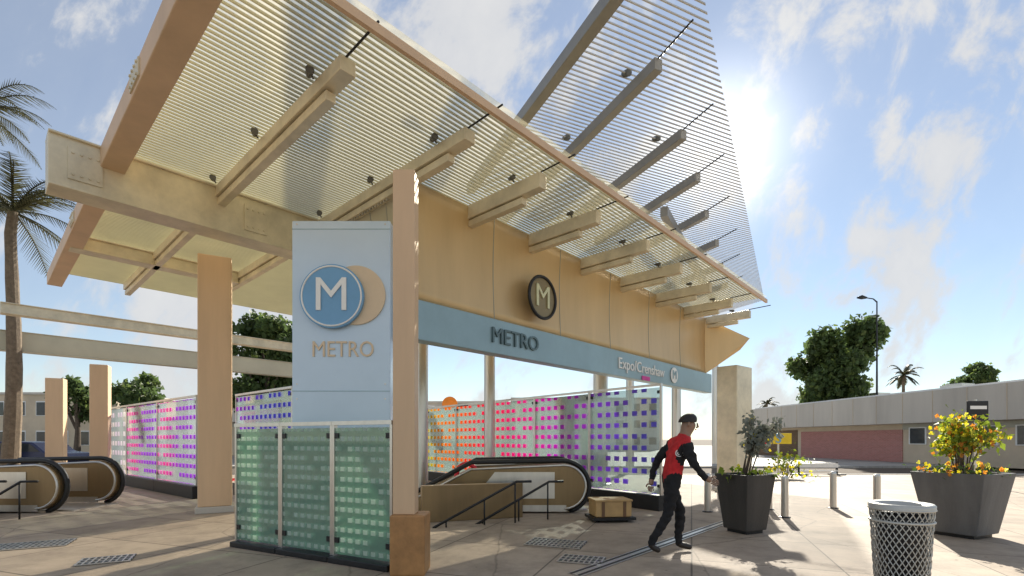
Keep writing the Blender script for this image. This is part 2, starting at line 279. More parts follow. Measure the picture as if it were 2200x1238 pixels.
quad = [NEAR, NEAR+d2*LEN, NEAR+d2*LEN+d1*DEP, NEAR+d1*DEP]
slat = M['slat']; steel = M['steel_tan']; pitch = .072
n3 = Vector((-d2.y, d2.x, 0)); ks = [n3.dot(c) for c in quad]; k = math.ceil(min(ks)/pitch)*pitch; ms = MB()
while k < max(ks):
    pl = clip(quad, n3, k, k+.017)
    if pl: ms.prism([p+Vector((0, 0, .06)) for p in pl], (0, 0, .022))
    k += pitch
ms.build('slat_screen', slat, rt)
g = MB(); g.prism([p+Vector((0, 0, .086)) for p in quad], (0, 0, .012)); g.build('roof_glazing', M['roofglass'], rt)
b = MB(); b.beam(NEAR+d2*.03, NEAR+d2*LEN, .05, .09); b.build('edge_strip', M['column'], rt)
b = MB(); b.beam(NEAR+d1*-.2, NEAR+d1*DEP, .26, .26); b.build('edge_beam', M['column'], rt, bevel=.012)
def lamp(c, s=1.0):
    q = MB(); q.tube([c, c+Vector((-.03, 0, .05))], .012, 6); q.tube([c+Vector((-.07, .06, .08)), c+Vector((-.01, -.06, .05))], [.032*s, .045*s], 10); q.build('floodlight', M['lampgrey'], rt)
# the cross beams: tip at the open edge, tail running back below the roof
BEAMS = [((748, 125), 10.6), ((1010, 278), None)]+[(t, None) for t in ((1167, 372), (1286, 452), (1393, 515), (1464, 565), (1527, 608), (1573, 642), (1612, 667))]
for i, (t, ln) in enumerate(BEAMS):
    a = R(*t); e = a+d1*ln if ln else meet(a, d1, U0, d2)
    if i == 1: e = a+d1*8.6
    big = i < 2; b = MB(); b.beam(a, e, .17 if big else .15, .15 if big else .22)
    b.beam(a+d1*.35+Vector((0, 0, -.17 if big else -.24)), e+Vector((0, 0, -.17 if big else -.24)), .11, .10); b.build('roof_beam' if big else 'outrigger', steel, rt, bevel=.008)
    r = MB(); r.tube([a+d1*.05+Vector((0, 0, .03)), a-d1*.55+Vector((0, 0, .05))], .012, 6); r.build('tie_rod', M['dark'], rt)
    side = Vector((-d2.x, -d2.y, 0))*.12
    for kk in ((.5, 2.0, 3.6) if big else (.45,)): lamp(a+d1*kk+side+Vector((0, 0, -.02)), 1 if big else .8)
# girders along the long direction
def girder(px, py, dep, wid, ln, nm, mat=None, rel=0):
    a = R(px, py)-Z3*rel; b = MB(); b.beam(a, a+d2*ln, wid, dep); b.beam(a+Z3*.004, a+d2*ln+Z3*.004, wid+.08, .03); b.beam(a-Z3*(dep-.02), a+d2*ln-Z3*(dep-.02), wid+.08, .03); b.build(nm, mat or steel, rt, bevel=.01)
gs = R(100, 290); gl = (meet(gs, d2, U0, d1)-gs).length
girder(100, 290, .66, .34, gl-.1, 'box_girder')
g2 = R(149, 505); girder(149, 505, .26, .24, (meet(g2, d2, U0, d1)-g2).length-.1, 'girder')
g3 = R(0, 650); girder(0, 650, .30, .26, 9, 'girder'); girder(-40, 705, .70, .34, 16, 'box_girder', M['hull_olive_shade'])
def plates(a, dirv, nrm, ts, w, h, drop):
    for t in ts:
        p = a+dirv*t-Z3*drop; b = MB(); b.prism([p-dirv*w/2+Z3*h/2, p+dirv*w/2+Z3*h/2, p+dirv*w/2-Z3*h/2, p-dirv*w/2-Z3*h/2], nrm*.016)
        for i in (-.36, -.12, .12, .36):
            for j_ in (-.34, .34): q = p+dirv*w*i+Z3*h*j_+nrm*.016; b.tube([q, q+nrm*.014], .016, 6)
        b.build('splice_plate', steel, rt)
sd2 = Vector((d2.y, -d2.x, 0)); sd1 = Vector((-d1.y, d1.x, 0)); sd1 = sd1 if sd1.y < 0 else -sd1
plates(gs+sd2*.171, d2, sd2, (.35, 2.4, 4.3), .34, .40, .33)
plates(NEAR+sd1*.131, d1, sd1, (2.2, 4.6, 7.0), .40, .18, .13)
# the long gold panel with its return, and the pale blue beam underneath
HB = EYE+(HY-640)/F*U0.y; e_ = meet(U0, d2, Vector((0, 0, ROOF)), Vector(((1516-CX)/F, 1, 0))); PL = (e_-U0).length
nf = Vector((-d2.y, d2.x, 0)); nf = nf if nf.dot(-U0) > 0 else -nf
def face(o, dirv, ln, nrm, name, mat, bow):
    rows = []
    for i in range(25):
        t = i/24; rows.append([o+dirv*ln*t+Vector((0, 0, (HB-ROOF+.02)*j/10))-nrm*bow*math.sin(math.pi*j/10) for j in range(11)])
    gq = MB(); gq.grid(rows); fo_ = gq.build(name, mat, rt, smooth=True, solid=.04)
    jn = MB()
    for i in range(4, 24, 4): jn.tube([p+nrm*.022 for p in rows[i]], .008, 5)
    jn.build('seam', M['steel_olive'], fo_)
    return fo_
face(U0-Z3*.02, d2, PL, nf, 'gold_panel', M['hull_tan'], .035)
nr = Vector((-d1.y, d1.x, 0)); nr = nr if nr.dot(-U0) > 0 else -nr
face(U0-Z3*.02, d1, 2.6, nr, 'return_panel', M['hull_olive_shade'], .10)
pe = U0+d2*PL; b = MB(); q1, q2, q3 = pe-Z3*.02-d2*.06, P(1611, 727, pe.y*.98), Vector((pe.x, pe.y, HB))-d2*.06; b.prism([q1, q2, P(1590, 752, pe.y*.99), q3], nf*-.06); b.build('end_plate', M['hull_tan'], rt)
rib = MB()
for i in range(30):
    c = U0+d1*(.25+i*.075)+nr*.05-Z3*.10; rib.beam(c, c-Z3*.20+d1*.03, .028, .02, drop=False)
rib.build('grille', M['metal'], rt)
f0, f1 = Vector((U0.x, U0.y, HB-.30)), Vector((pe.x, pe.y, HB-.30)); f = MB(); f.beam(f0-d2*.12+nf*.03, f1+d2*.1+nf*.03, .24, .58, drop=False); fo = f.build('fascia_beam', M['fascia'], rt, bevel=.012)
fr_ = MB(); fr_.beam(f0+nr*.03+d1*.14, f0+nr*.03+d1*2.7, .24, .58, drop=False); fr = fr_.build('fascia_beam', M['fascia_shaded'], rt, bevel=.012)
def sgn(px, base, dirv, nrm, parent, patch):              # station name and round mark on a fascia
    o = meet(base, dirv, Vector((0, 0, 0)), Vector(((px-CX)/F, 1, 0))); c = Vector((o.x, o.y, HB-.30))+nrm*.165
    xd = dirv if dirv.x > 0 else -dirv
    text('Expo/Crenshaw', 'lettering', M['signw'], parent, c, xd, Z3, .26, .008, 1.0)
    lg = MB(); pc = c+xd*1.75; lg.prism([pc+(xd*math.cos(a)+Z3*math.sin(a))*.21 for a in [i*math.pi/14 for i in range(28)]], nrm*.015); lg.build('badge', M['signw'], parent)
    text('M', 'lettering', M['fascia'], parent, pc+nrm*.02, xd, Z3, .24, .008, 1.0)
    if patch: gq = MB(); pc = c+xd*.15-Z3*.23; gq.prism([pc+xd*a+Z3*b_ for a, b_ in ((-.20, -.05), (.20, -.05), (.20, .05), (-.20, .05))], nrm*.01); gq.build('colour_patch', M['magenta'], parent)
sgn(1368, f0, d2, nf, fo, True)
o = meet(f0, d2, Vector((0, 0, 0)), Vector(((1094-CX)/F, 1, 0))); text('METRO', 'lettering', M['letterblue'], fo, Vector((o.x, o.y, HB-.30))+nf*.165, d2, Z3, .27, .015)
# columns
def col(px, Y, r, top, mat): 
    c = P(px, 900, Y); c.z = 0; b = MB(); b.lathe(c, [(r*1.5, 0), (r*1.5, .04), (r, .06), (r, top-.15), (r*1.3, top-.06), (r*1.3, top)], 28); b.build('column', mat, rt)
def pier(px, Y, w, dpt, top, mat, rz=0.0):
    c = P(px, 900, Y); c.z = 0; b = MB(); b.box(c+Z3*.12, w, dpt, top-.12, rz); b.build('pier', mat, rt, bevel=.02); b = MB(); b.box(c, w+.08, dpt+.08, .12, rz); b.build('pier_foot', M['concrete'], rt, bevel=.01)
pier(463, 9.6, .56, .56, ROOF-.3, M['column'], .5)
pier(216, 13.5, .40, .40, HB, M['column'], .5); pier(121, 16.5, .46, .46, HB, M['column'], .5)
col(905, 11.5, .16, ROOF-.3, M['metal']); col(1290, 15.2, .22, ROOF-.3, M['metal']); col(1052, 13.5, .15, ROOF-.3, M['metal'])
pier(1578, 13.2, .86, .55, HB-.1, M['steel_tan'], .7)
# the round sign bolted to the gold panel and beam
o = meet(U0, d2, Vector((0, 0, 0)), Vector(((1144-CX)/F, 1, 0))); c = Vector((o.x, o.y, EYE+(HY-645)/F*o.y))+nf*.19
sg = thing('round_sign', c, 'bronze round sign with letter M fixed to the gold panel', 'sign'); r = .38
d = MB(); d.tube([c, c+nf*.05], r, 48); d.build('disc', M['signbrown'], sg, bevel=.006)
g = MB(); g.tube([c+nf*.055+(d2*math.cos(a)+Z3*math.sin(a))*r for a in [i*math.pi/24 for i in range(49)]], .03, 8, cap=False); g.build('rim', M['dark'], sg, smooth=True)
text('M', 'lettering', M['olive_sign'], sg, c+nf*.06, d2, Z3, .42, .01, 1.0)
h = MB(); h.tube([c-nf*.14, c], .06, 10); h.build('bracket', M['dark'], sg)

# a second, higher sail of grey slats behind the roof
HI = 8.9
def RH(px, py):
    Y = F*(HI-EYE)/(HY-py); return Vector(((px-CX)/F*Y, Y, HI))
sA = (RH(1026, 377)-RH(1302, 0)).normalized(); sE = (RH(1640, 640)-RH(1512, 0)).normalized(); sN = meet(RH(1302, 0), sA, RH(1512, 0), sE); sR, sL = RH(1642, 648), RH(1010, 398)
sl = thing('slatted_sail', Vector((sR.x, sR.y, 0)), 'high grey slatted sail on dark beams rising behind the gold panelled canopy', 'pergola')
qd = [sN, sR, sR+(sL-sN)*.55, sL]; d3 = Vector((2.2, 1, 0)).normalized(); n3 = Vector((-d3.y, d3.x, 0)); ks = [n3.dot(c) for c in qd]; k = math.ceil(min(ks)/.135)*.135; ms = MB()
while k < max(ks):
    pl = clip(qd, n3, k, k+.024)
    if pl: ms.prism([p+Vector((0, 0, .06)) for p in pl], (0, 0, .025))
    k += .125
ms.build('slat_screen', M['slat_grey'], sl)
b = MB(); b.beam(sN, sL, .22, .26); b.build('edge_beam', M['sail_beam'], sl, bevel=.012)
for (x, y), ln in (((1415, 125), 9.0), ((1469, 278), 7.5), ((1500, 372), 5), ((1519, 452), 5), ((1541, 515), 5), ((1551, 565), 5), ((1561, 608), 5)):
    a = RH(x, y); b = MB(); b.beam(a, a+sA*ln, .19, .24); b.build('roof_beam', M['sail_beam'], sl, bevel=.01); b = MB(); b.tube([a, a-sA*.9+Z3*.06], .018, 6); b.build('tie_rod', M['dark'], sl)
    if y < 300:
        for kk in (.6, 3.0, 5.4): q = a+sA*kk+Vector((-.2, 0, .02)); b = MB(); b.tube([q+Vector((-.10, .08, .12)), q+Vector((-.02, -.08, .05))], [.06, .075], 10); b.build('floodlight', M['lampgrey'], sl)
for f_, g_ in ((.45, .10), (.45, .42), (.92, .10)):
    p = sN+(sR-sN)*f_+(sL-sN)*g_+sA*2.2; b = MB(); b.tube([Vector((p.x, p.y, 0)), Vector((p.x, p.y, HI-.3))], .17, 20); b.build('column', M['metal'], sl)
a = sN+(sR-sN)*.30+sA*2.6; b = MB(); b.beam(a-Z3*.34, a+sE*12-Z3*.34, .22, .30); b.build('girder', M['sail_beam'], sl)

# ------------------------------------------------------------------ round signs, pylon, columns
Y = 6.86; c = P(742, 900, Y); c.z = 0; rt = thing('sign_pylon', c, 'tall pale blue station pylon carrying a bright blue disc with letter M', 'pylon')
K = Y/F; zt = EYE+(HY-486)*K; b = MB(); b.box(c+Vector((0, -.06, 0)), 206*K, .22, zt); b.build('panel', M['pylon'], rt, bevel=.012)
j = MB()
for z in (1.30, 2.05, zt-.12): j.box(c+Vector((0, -.171, z)), 206*K, .006, .010)
j.build('seam', M['fascia'], rt); j = MB()
for x in (-.6, .6):
    for z in (1.2, 1.42, 1.95, 2.15, zt-.05): p = c+Vector((x, -.172, z)); j.tube([p, p-Vector((0, .006, 0))], .012, 8)
j.build('screw', M['metal'], rt)
dc = P(764, 634, Y-.2); d = MB(); d.tube([dc, dc+Vector((0, .03, 0))], .40, 48); d.build('back_disc', M['peach'], rt)
dc = P(712, 636, Y-.26); d = MB(); d.tube([dc, dc+Vector((0, .06, 0))], .43, 48); d.build('disc', M['blue'], rt, bevel=.005)
g = MB(); g.tube([dc+Vector((math.cos(a)*.40, -.004, math.sin(a)*.40)) for a in [i*math.pi/24 for i in range(49)]], .012, 6, cap=False); g.build('ring', M['signw'], rt)
text('M', 'lettering', M['signw'], rt, dc+Vector((0, -.01, 0)), (1, 0, 0), Z3, .46, .006, 1.0)
text('METRO', 'lettering', M['peach'], rt, P(737, 752, Y-.175), (1, 0, 0), Z3, .22, .008, .85)
c = P(872, 900, 5.2); c.z = 0; rt = thing('pylon_lit_side', c, 'thick square tan post on an ochre base as lit side of the pale blue pylon', 'post')  # tan post stands in for the pylon's right face, sunlight painted in
b = MB(); b.box(c+Vector((0, 0, .62)), 46*5.2/F, .22, EYE+(HY-376)/F*5.2-.62); b.build('shaft', M['column'], rt, bevel=.008)
b = MB(); b.box(c+Vector((.05, 0, 0)), .36, .36, .62); b.build('base', M['ochre'], rt, bevel=.015)
# ------------------------------------------------------------------ wire bins
def wire_bin(px, Y, label):
    c = P(px, 900, Y); c.z = 0; rt = thing('wire_bin', c, label, 'bin', 'wire mesh bins'); r0, r1, H = .195, .235, .80
    ms = MB(); n = 30; st = 26
    def pt(a, t, dr=0): rr = (r0+(r1-r0)*t+dr)*(1+.0); return c+Vector((math.cos(a)*rr, math.sin(a)*rr, .04+(H-.08)*t))
    for k in range(n):
        for sg in (1, -1):
            tw = .62*sg*math.pi; ms.tube([pt(2*math.pi*k/n+tw*t/st, t/st, .004*math.sin(t*math.pi/2+sg)) for t in range(st+1)], .0045, 4, cap=False)
    ms.build('mesh', M['wire'], rt)
    for z, t in ((H-.03, .98), (H-.14, .85), (.05, 0)):
        rm = MB(); rr = r0+(r1-r0)*t+.008; rm.tube([c+Vector((math.cos(a)*rr, math.sin(a)*rr, z)) for a in [i*math.pi/20 for i in range(41)]], .011, 8, cap=False); rm.build('hoop', M['wire'], rt, smooth=True)
    o = len(rm.v); ri = MB(); n2 = 40; prof = [(.248, H-.03), (.25, H+.005), (.235, H+.02), (.185, H+.012), (.165, H-.03)]
    ri.grid([[c+Vector((math.cos(a)*r, math.sin(a)*r, z)) for r, z in prof] for a in [i*2*math.pi/n2 for i in range(n2+1)]]); ri.build('rim', M['wire'], rt, smooth=True)
    ln = MB(); ln.lathe(c, [(.17, .05), (.19, H-.2), (.195, H-.06)], 28); ln.build('liner', M['dark'], rt, smooth=True)
    return rt
wire_bin(1936, 4.5, 'white wire mesh litter bin beside the grey planter of yellow flowers')

# ------------------------------------------------------------------ escalators
def escalator(o, label):
    Yb = 9.3; R0 = .44
    c = P(1262+o, 900, Yb); c.z = 0; rt = thing('escalator', c, label, 'escalator', 'escalator heads')
    def side(y, nm):
        prof = []
        for i in range(17):
            a = -math.pi/2+math.pi*i/16; prof.append((c.x-R0+math.cos(a)*R0, .06+R0+math.sin(a)*R0))
        prof = [(c.x-3.0, -.06)]+prof[0:]+[(c.x-2.2, .84), (c.x-4.2, -.1)]
        b = MB(); b.prism([Vector((x, y, z)) for x, z in prof], (0, .24, 0)); bo = b.build(nm, [M['bronze']], rt, bevel=.02)
        h = MB(); rail = [(c.x-4.1, -.05), (c.x-2.2, .96)]+[(c.x-R0+math.cos(a)*(R0+.05), .06+R0+math.sin(a)*(R0+.05)) for a in [math.pi/2-i*math.pi/14 for i in range(14)]]
        h.tube([Vector((x, y+.12, z)) for x, z in rail], .045, 10); h.build('handrail', M['rubber'], bo, smooth=True)
        tr = MB(); tr.tube([Vector((x, y-.004, z)) for x, z in [(c.x-4.1, -.16), (c.x-2.2, .83)]+[(c.x-R0+math.cos(a)*(R0-.03), .06+R0+math.sin(a)*(R0-.03)) for a in [math.pi/2-i*math.pi/14 for i in range(15)]]], .022, 8); tr.build('trim', M['metal'], bo, smooth=True)
        sk_ = MB(); sk_.box((c.x-1.35, y-.006, .035), 1.9, .014, .12); sk_.build('skirt', M['metal'], bo)
        s = MB(); s.prism([Vector((c.x-2.15, y-.012, .28)), Vector((c.x-.62, y-.012, .28)), Vector((c.x-.62, y-.012, .78)), Vector((c.x-1.75, y-.012, .78))], (0, .01, 0)); s.build('panel', M['metal'], bo)
    side(Yb, 'balustrade'); side(Yb+1.35, 'balustrade')
    f = MB(); f.box((c.x-.9, Yb+.80, .0), 1.9, 1.06, .03); f.build('comb_plate', M['metal'], rt)
    st = MB()
    for i in range(5): st.box((c.x-2.1-i*.38, Yb+.80, -.10), .37, 1.05, .10-i*.018)
    st.build('steps', M['dark'], rt)
    # clad parapet round the well with two sloping rails
    w = MB(); a, e = P(905+o, 1100, 8.3), P(1120+o, 1100, 8.9); a.z = e.z = 0.62; w.beam(a, e, .16, .62); w.build('parapet', M['bronze'], rt, bevel=.01)
    for dx, dy in ((0, -.15), (1.0, .2)):
        rl = MB(); p0 = P(930+o+dx*80, 1135, 7.9+dy); p1 = P(1110+o+dx*70, 1035, 8.4+dy); rl.tube([p0, p0.lerp(p1, .5), p1, p1+Vector((.25, .05, .0))], .022, 8)
        for t in (.15, .6, .98):
            q = p0.lerp(p1, t); rl.tube([q, Vector((q.x, q.y, 0))], .014, 6)
        rl.build('guard_rail', M['dark'], rt, smooth=True)
    return rt
escalator(0, 'bronze clad escalator head in front of the orange and pink glass')
escalator(-1135, 'bronze clad escalator head beside the drain grates below the olive shaded return panel')

# ------------------------------------------------------------------ glass screens
RB = [(.75, .30, .03), (.85, .20, .04), (.85, .06, .20), (.70, .05, .45), (.42, .10, .65)]
sqm = lambda nm, cols, tint=(.82, .89, .88): fritted(nm, cols, .235, .52, tint, 1.5, .7)
gm_lime = sqm('lime_square_glass', [(.30, .50, .20), (.55, .58, .06), (.20, .45, .45)]); gm_warm = sqm('warm_square_glass', [(.62, .60, .05), (.85, .38, .03), (.85, .26, .03)])
gm_red = sqm('red_square_glass', [(.85, .30, .03), (.85, .12, .06), (.85, .06, .20)]); gm_pink = sqm('pink_square_glass', [(.85, .08, .16), (.85, .05, .32), (.80, .05, .45)])
gm_mag = sqm('magenta_square_glass', [(.80, .05, .48), (.62, .06, .62), (.52, .10, .70)]); gm_purple = sqm('purple_square_glass', [(.42, .12, .72), (.34, .16, .75), (.26, .22, .78)])
gm_violet = sqm('violet_square_glass', [(.45, .06, .55), (.30, .10, .72), (.14, .14, .70)]); gm_pale2 = sqm('pale_pink_square_glass', [(.75, .30, .60), (.80, .10, .45), (.45, .12, .70)], (.88, .90, .92))
gm_white = fritted('white_square_glass', [(.70, .80, .72), (.52, .66, .56)], .115, .56, (.50, .74, .62), 2.0, .66)
gm_pale = fritted('pale_square_glass', [(.75, .76, .78), (.74, .70, .66), (.70, .62, .72), (.82, .80, .78)], .30, .60, (.86, .88, .90), 3.0)
def screen_row(pa, pb, n, H, mats, labels, plinth=.30):    # n separate screens on the ground line from pixel pa to pixel pb
    a, e = G(*pa), G(*pb); dv = (e-a)/n; rz = math.atan2(dv.y, dv.x)
    for i in range(n):
        p = a+dv*i; w = dv.length; rt = thing('glass_screen', p, labels[i], 'glass screen', 'printed glass screens'); rt.rotation_euler = (0, 0, rz)
        def lb(fn, nm, mt_, **k): mm = MB(); fn(mm); mm.v = [q+p for q in mm.v]; return mm.build(nm, mt_, rt, **k)
        lb(lambda q: q.box((w/2, 0, 0), w-.01, .20, plinth), 'plinth', M['dark'], bevel=.01)
        lb(lambda q: q.box((w/2, 0, plinth+.02), w-.06, .016, H-plinth-.05), 'pane', mats[i])
        for x in (.018, w-.018): lb(lambda q: q.box((x, 0, plinth), .034, .05, H-plinth), 'mullion', M['metal'])
        lb(lambda q: q.box((w/2, 0, H), w-.004, .07, .045), 'top_rail', M['metal'])
        for x in (.06, w-.06):
            for z in (plinth+.15, H-.15): lb(lambda q: q.box((x, -.012, z), .07, .02, .06), 'clamp', M['dark'])
screen_row((866, 1024), (1422, 1098), 6, 2.45, [gm_lime, gm_warm, gm_red, gm_pink, gm_mag, gm_purple],
  ['glass screen with lime and teal squares at the far end of the colourful row', 'glass screen with lime and orange squares', 'glass screen with orange and red squares', 'glass screen with pink squares, between red squares and magenta squares', 'glass screen with magenta squares next to the purple one', 'glass screen with large purple squares at the near end of the colourful row'])
screen_row((222, 1032), (424, 1072), 3, 2.4, [gm_pale, gm_pale2, gm_pale2], ['milky glass screen with pale squares beside the thin tan pier', 'milky glass screen with pink squares, middle of the pale row', 'milky glass screen with pink squares nearest the thick tan pier'])
screen_row((508, 1172), (846, 1226), 3, 1.56, [gm_white]*3, ['greenish glass screen farthest from the thick tan post', 'greenish glass screen, middle one below the blue disc', 'greenish glass screen touching the thick tan post'], .07)
screen_row((508, 1062), (630, 1084), 1, 2.5, [gm_violet], ['tall glass screen with violet and blue squares beside the pale pylon'])

# ------------------------------------------------------------------ planters and plants
def leaf_cloud(mb, fn, n, size, rnd, mi=0, asp=2.2, droop=.2):
    for _ in range(n):
        c = fn(); s = size*rnd.choice((.55, .75, 1, 1, 1.35))*rnd.uniform(.8, 1.2); d = Vector((rnd.gauss(0, 1), rnd.gauss(0, 1), rnd.gauss(.1, .8))).normalized(); sd_ = d.orthogonal().normalized()
        sd_ = (sd_*math.cos(rnd.random()*6.28)+d.cross(sd_)*math.sin(rnd.random()*6.28))*s/asp; d = d*s; bend = Vector((0, 0, -s*droop))
        mb.add([c, c+d*.5+sd_, c+d+bend, c+d*.5-sd_], [[0, 1, 2, 3]], mi)
def planter(px, by, wt, wb, h, mat, label, Ysh=0):
    c = G(px, by); rt = thing('planter', c, label, 'planter', 'tall square planters'); a = MB()
    q = [(-1, -1), (1, -1), (1, 1), (-1, 1)]; rz = .42; R2 = Matrix.Rotation(rz, 3, 'Z')
    b = [c+R2@Vector((x*wb/2, y*wb/2, .05)) for x, y in q]; t = [c+R2@Vector((x*wt/2, y*wt/2, h)) for x, y in q]
    ti = [c+R2@Vector((x*(wt/2-.05), y*(wt/2-.05), h)) for x, y in q]; bi = [p-Vector((0, 0, .12)) for p in ti]
    v = b+t+ti+bi; f = [[3, 2, 1, 0]]+[[i, (i+1) % 4, 4+(i+1) % 4, 4+i] for i in range(4)]+[[4+i, 4+(i+1) % 4, 8+(i+1) % 4, 8+i] for i in range(4)]+[[8+i, 8+(i+1) % 4, 12+(i+1) % 4, 12+i] for i in range(4)]
    a.add(v, f); a.build('pot', mat, rt, bevel=.012)
    s = MB(); s.add(bi, [[0, 1, 2, 3]]); s.build('soil', M['soil'], rt)
    ft = MB(); ft.box(c, wb*.82, wb*.82, .05, rz); ft.build('foot', M['dark'], rt); return c, rt
def shrub(c, h, w, mats, n, size, rnd, name, label, cat, flowers=None, nf=0, fs=.05, lean=(0, 0), fill=None):
    rt = thing(name, c, label, cat); st = MB(); ends = []
    for i in range(11):
        a = rnd.random()*6.28; r = w*rnd.uniform(.15, 1); e = c+Vector((math.cos(a)*r+lean[0], math.sin(a)*r*.7+lean[1], h*rnd.uniform(.55, 1))); mid = c.lerp(e, .5)+Vector((0, 0, h*.12)); st.tube([c+Vector((math.cos(a)*.05, math.sin(a)*.05, -.02)), mid, e], [.012, .008, .004], 5); ends += [(mid, e)]
    st.build('stem', M['trunk'], rt)
    f = MB()
    def pos(): m_2, e = rnd.choice(ends); t = rnd.random()**.7; return m_2.lerp(e, t*1.05)+Vector((rnd.gauss(0, 1), rnd.gauss(0, 1), rnd.gauss(0, 1)))*w*.16
    leaf_cloud(f, pos, n, size, rnd, 0, 3.2)
    if fill:
        leaf_cloud(f, lambda: c+Vector((rnd.uniform(-1, 1)*w*1.05, rnd.uniform(-1, 1)*w*.8, rnd.uniform(.0, .16))), fill, size*.9, rnd, len(mats)-1, 3.6)
    f.build('foliage', mats, rt)
    if flowers:
        g = MB()
        for k, (fm) in enumerate(flowers):
            for _ in range(nf):
                p = pos() if rnd.random() < .8 else c+Vector((rnd.uniform(-1, 1)*w, rnd.uniform(-1, 1)*w*.8, rnd.uniform(.04, .2)))
                for q in range(5):
                    an = q*1.2566+rnd.random(); d = Vector((math.cos(an), rnd.uniform(-.5, .2), math.sin(an)))*fs; sdv = Vector((-d.z, 0, d.x))*.45; g.add([p, p+d*.6+sdv, p+d, p+d*.6-sdv], [[0, 1, 2, 3]], k)
        g.build('blossom', flowers, rt)
    return rt
rnd = random.Random(4)
c1, _ = planter(1600, 1143, .60, .42, .88, M['planter'], 'charcoal tapered planter with silvery shrub near the red jersey')
c3, _ = planter(2066, 1150, .88, .60, .92, M['planter_g'], 'large grey tapered planter holding a yellow flowering bush')
shrub(c1+Vector((0, 0, .80)), .95, .34, [M['silver'], M['lime']], 560, .10, rnd, 'shrub', 'silvery leaved shrub with lime grass in the charcoal planter', 'shrub', [M['fl_yellow']], 12, .035, (.2, 0), 110)
shrub(c3+Vector((0, 0, .86)), .86, .48, [M['lime'], M['green']], 700, .085, rnd, 'flower_bush', 'yellow and orange flowering bush in the large grey planter', 'bush', [M['fl_yellow'], M['fl_yellow2'], M['fl_orange']], 90, .036, (.05, 0), 170)
def bed_plant(px, by, h, w, mats, fl, label, n=240, nf=40):
    return shrub(G(px, by), h, w, mats, n, .12, rnd, 'flower_bush', label, 'bush', fl, nf, .06, (0, 0), 60)
bed_plant(1690, 1028, .8, 1.0, [M['lime']], [M['fl_yellow']], 'low lime and yellow bush at the kerb behind the charcoal planter')
bed_plant(365, 1030, 1.2, .9, [M['silver'], M['green']], [M['fl_red']], 'pale bush with red flowers at the kerb behind the milky glass', 260, 18)
bed_plant(545, 1040, 1.2, .6, [M['silver'], M['green']], [M['fl_purple'], M['fl_red']], 'grey green bush with purple flowers between thick tan pier and greenish glass', 320, 44)

# ------------------------------------------------------------------ bollards, grates, small street things
b0 = None
bl = [(1652, 1095, 'steel bollard directly behind the charcoal planter'), (1686, 1112, 'steel bollard nearest the camera, just beyond the charcoal planter'), (1790, 1092, 'steel bollard alone in the sunlit paving between the two planters'), (1884, 1104, 'steel bollard beside the large grey planter'), (1520, 1100, 'steel bollard between the red jersey and charcoal planter'), (575, 1090, 'steel bollard behind the traffic cone')]
for px, by, lb_ in bl:
    c = G(px, by)
    if b0 is None:
        b0 = thing('bollard', c, lb_, 'bollard', 'steel bollards on the plaza'); b = MB(); b.lathe(c, [(.06, 0), (.06, .70), (.056, .725), (.03, .745), (.002, .75)], 24); b.build('post', M['metal'], b0)
        b = MB(); b.lathe(c, [(.095, 0), (.095, .015), (.062, .022)], 24); b.build('base_plate', M['dark'], b0)
    else: o = copy_tree(b0); o.location = c; o['label'] = lb_
def grate(px, by, w, l, rz, label):
    c = G(px, by); rt = thing('drain_grate', c, label, 'grate', 'drain grates in the paving'); fr = MB(); R2 = Matrix.Rotation(rz, 3, 'Z'); ca = MB(); ca.box(c+Vector((0, 0, .003)), w, l, .003, rz); ca.build('pit', M['dark'], rt)
    for i in range(int(w/.06)+1): fr.box(c+R2@Vector((-w/2+i*.06, 0, 0))+Vector((0, 0, .006)), .018, l, .008, rz)
    for i in range(int(l/.12)+1): fr.box(c+R2@Vector((0, -l/2+i*.12, 0))+Vector((0, 0, .006)), w, .02, .010, rz)
    fr.build('bars', M['metal'], rt)
grate(1195, 1168, .75, .5, -.35, 'dark drain grate before the bronze escalator and plywood crate')
grate(1250, 1204, .5, .36, -.35, 'drain grate at the heels of the red jersey')
grate(70, 1172, .8, .5, .5, 'drain grate near the escalator head below the olive shaded return panel')
grate(230, 1204, .5, .38, .5, 'drain grate lying farthest from the camera edge escalator, in shade')
a, e = G(1235, 1236), G(1600, 1108); rt = thing('slot_drain', a, 'long narrow slot drain passing under the feet of the red jersey', 'drain'); n = (e-a).cross(Z3).normalized()
d = MB(); d.beam(a+Z3*.010, e+Z3*.010, .18, .006); d.build('channel', M['metal'], rt); d = MB()
for k in (-.05, .05): d.beam(a+n*k+Z3*.014, e+n*k+Z3*.014, .03, .006)
d.build('slot', M['dark'], rt)
def crate(px, by, w, d, h, mat, label, name, cat):
    c = G(px, by); rt = thing(name, c, label, cat); b = MB(); b.box(c+Vector((0, 0, .09)), w, d, h, .12); b.build('case', mat, rt, bevel=.012)
    b = MB(); b.box(c+Vector((0, 0, .09+h)), w+.03, d+.03, .03, .12); b.build('lid', mat, rt, bevel=.006)
    R2 = Matrix.Rotation(.12, 3, 'Z')
    for t in (-.3, .3): s = MB(); s.box(c+R2@Vector((w*t, -d/2-.006, 0))+Vector((0, 0, .09)), .05, .012, h, .12); s.build('batten', M['brown'], rt)
    b = MB(); b.box(c+Vector((0, 0, .04)), w+.12, d+.1, .045, .12); b.build('platform', M['dark'], rt)
    for x in (-.4, .4):
        for y in (-.35, .35): wl = MB(); p = c+R2@Vector((x*w, y*d, .02)); wl.tube([p+Vector((-.012, 0, 0)), p+Vector((.012, 0, 0))], .022, 10); wl.build('caster', M['rubber'], rt)
crate(1310, 1118, .62, .45, .26, M['crate'], 'plywood crate on a low dolly beside the escalator', 'crate', 'crate')
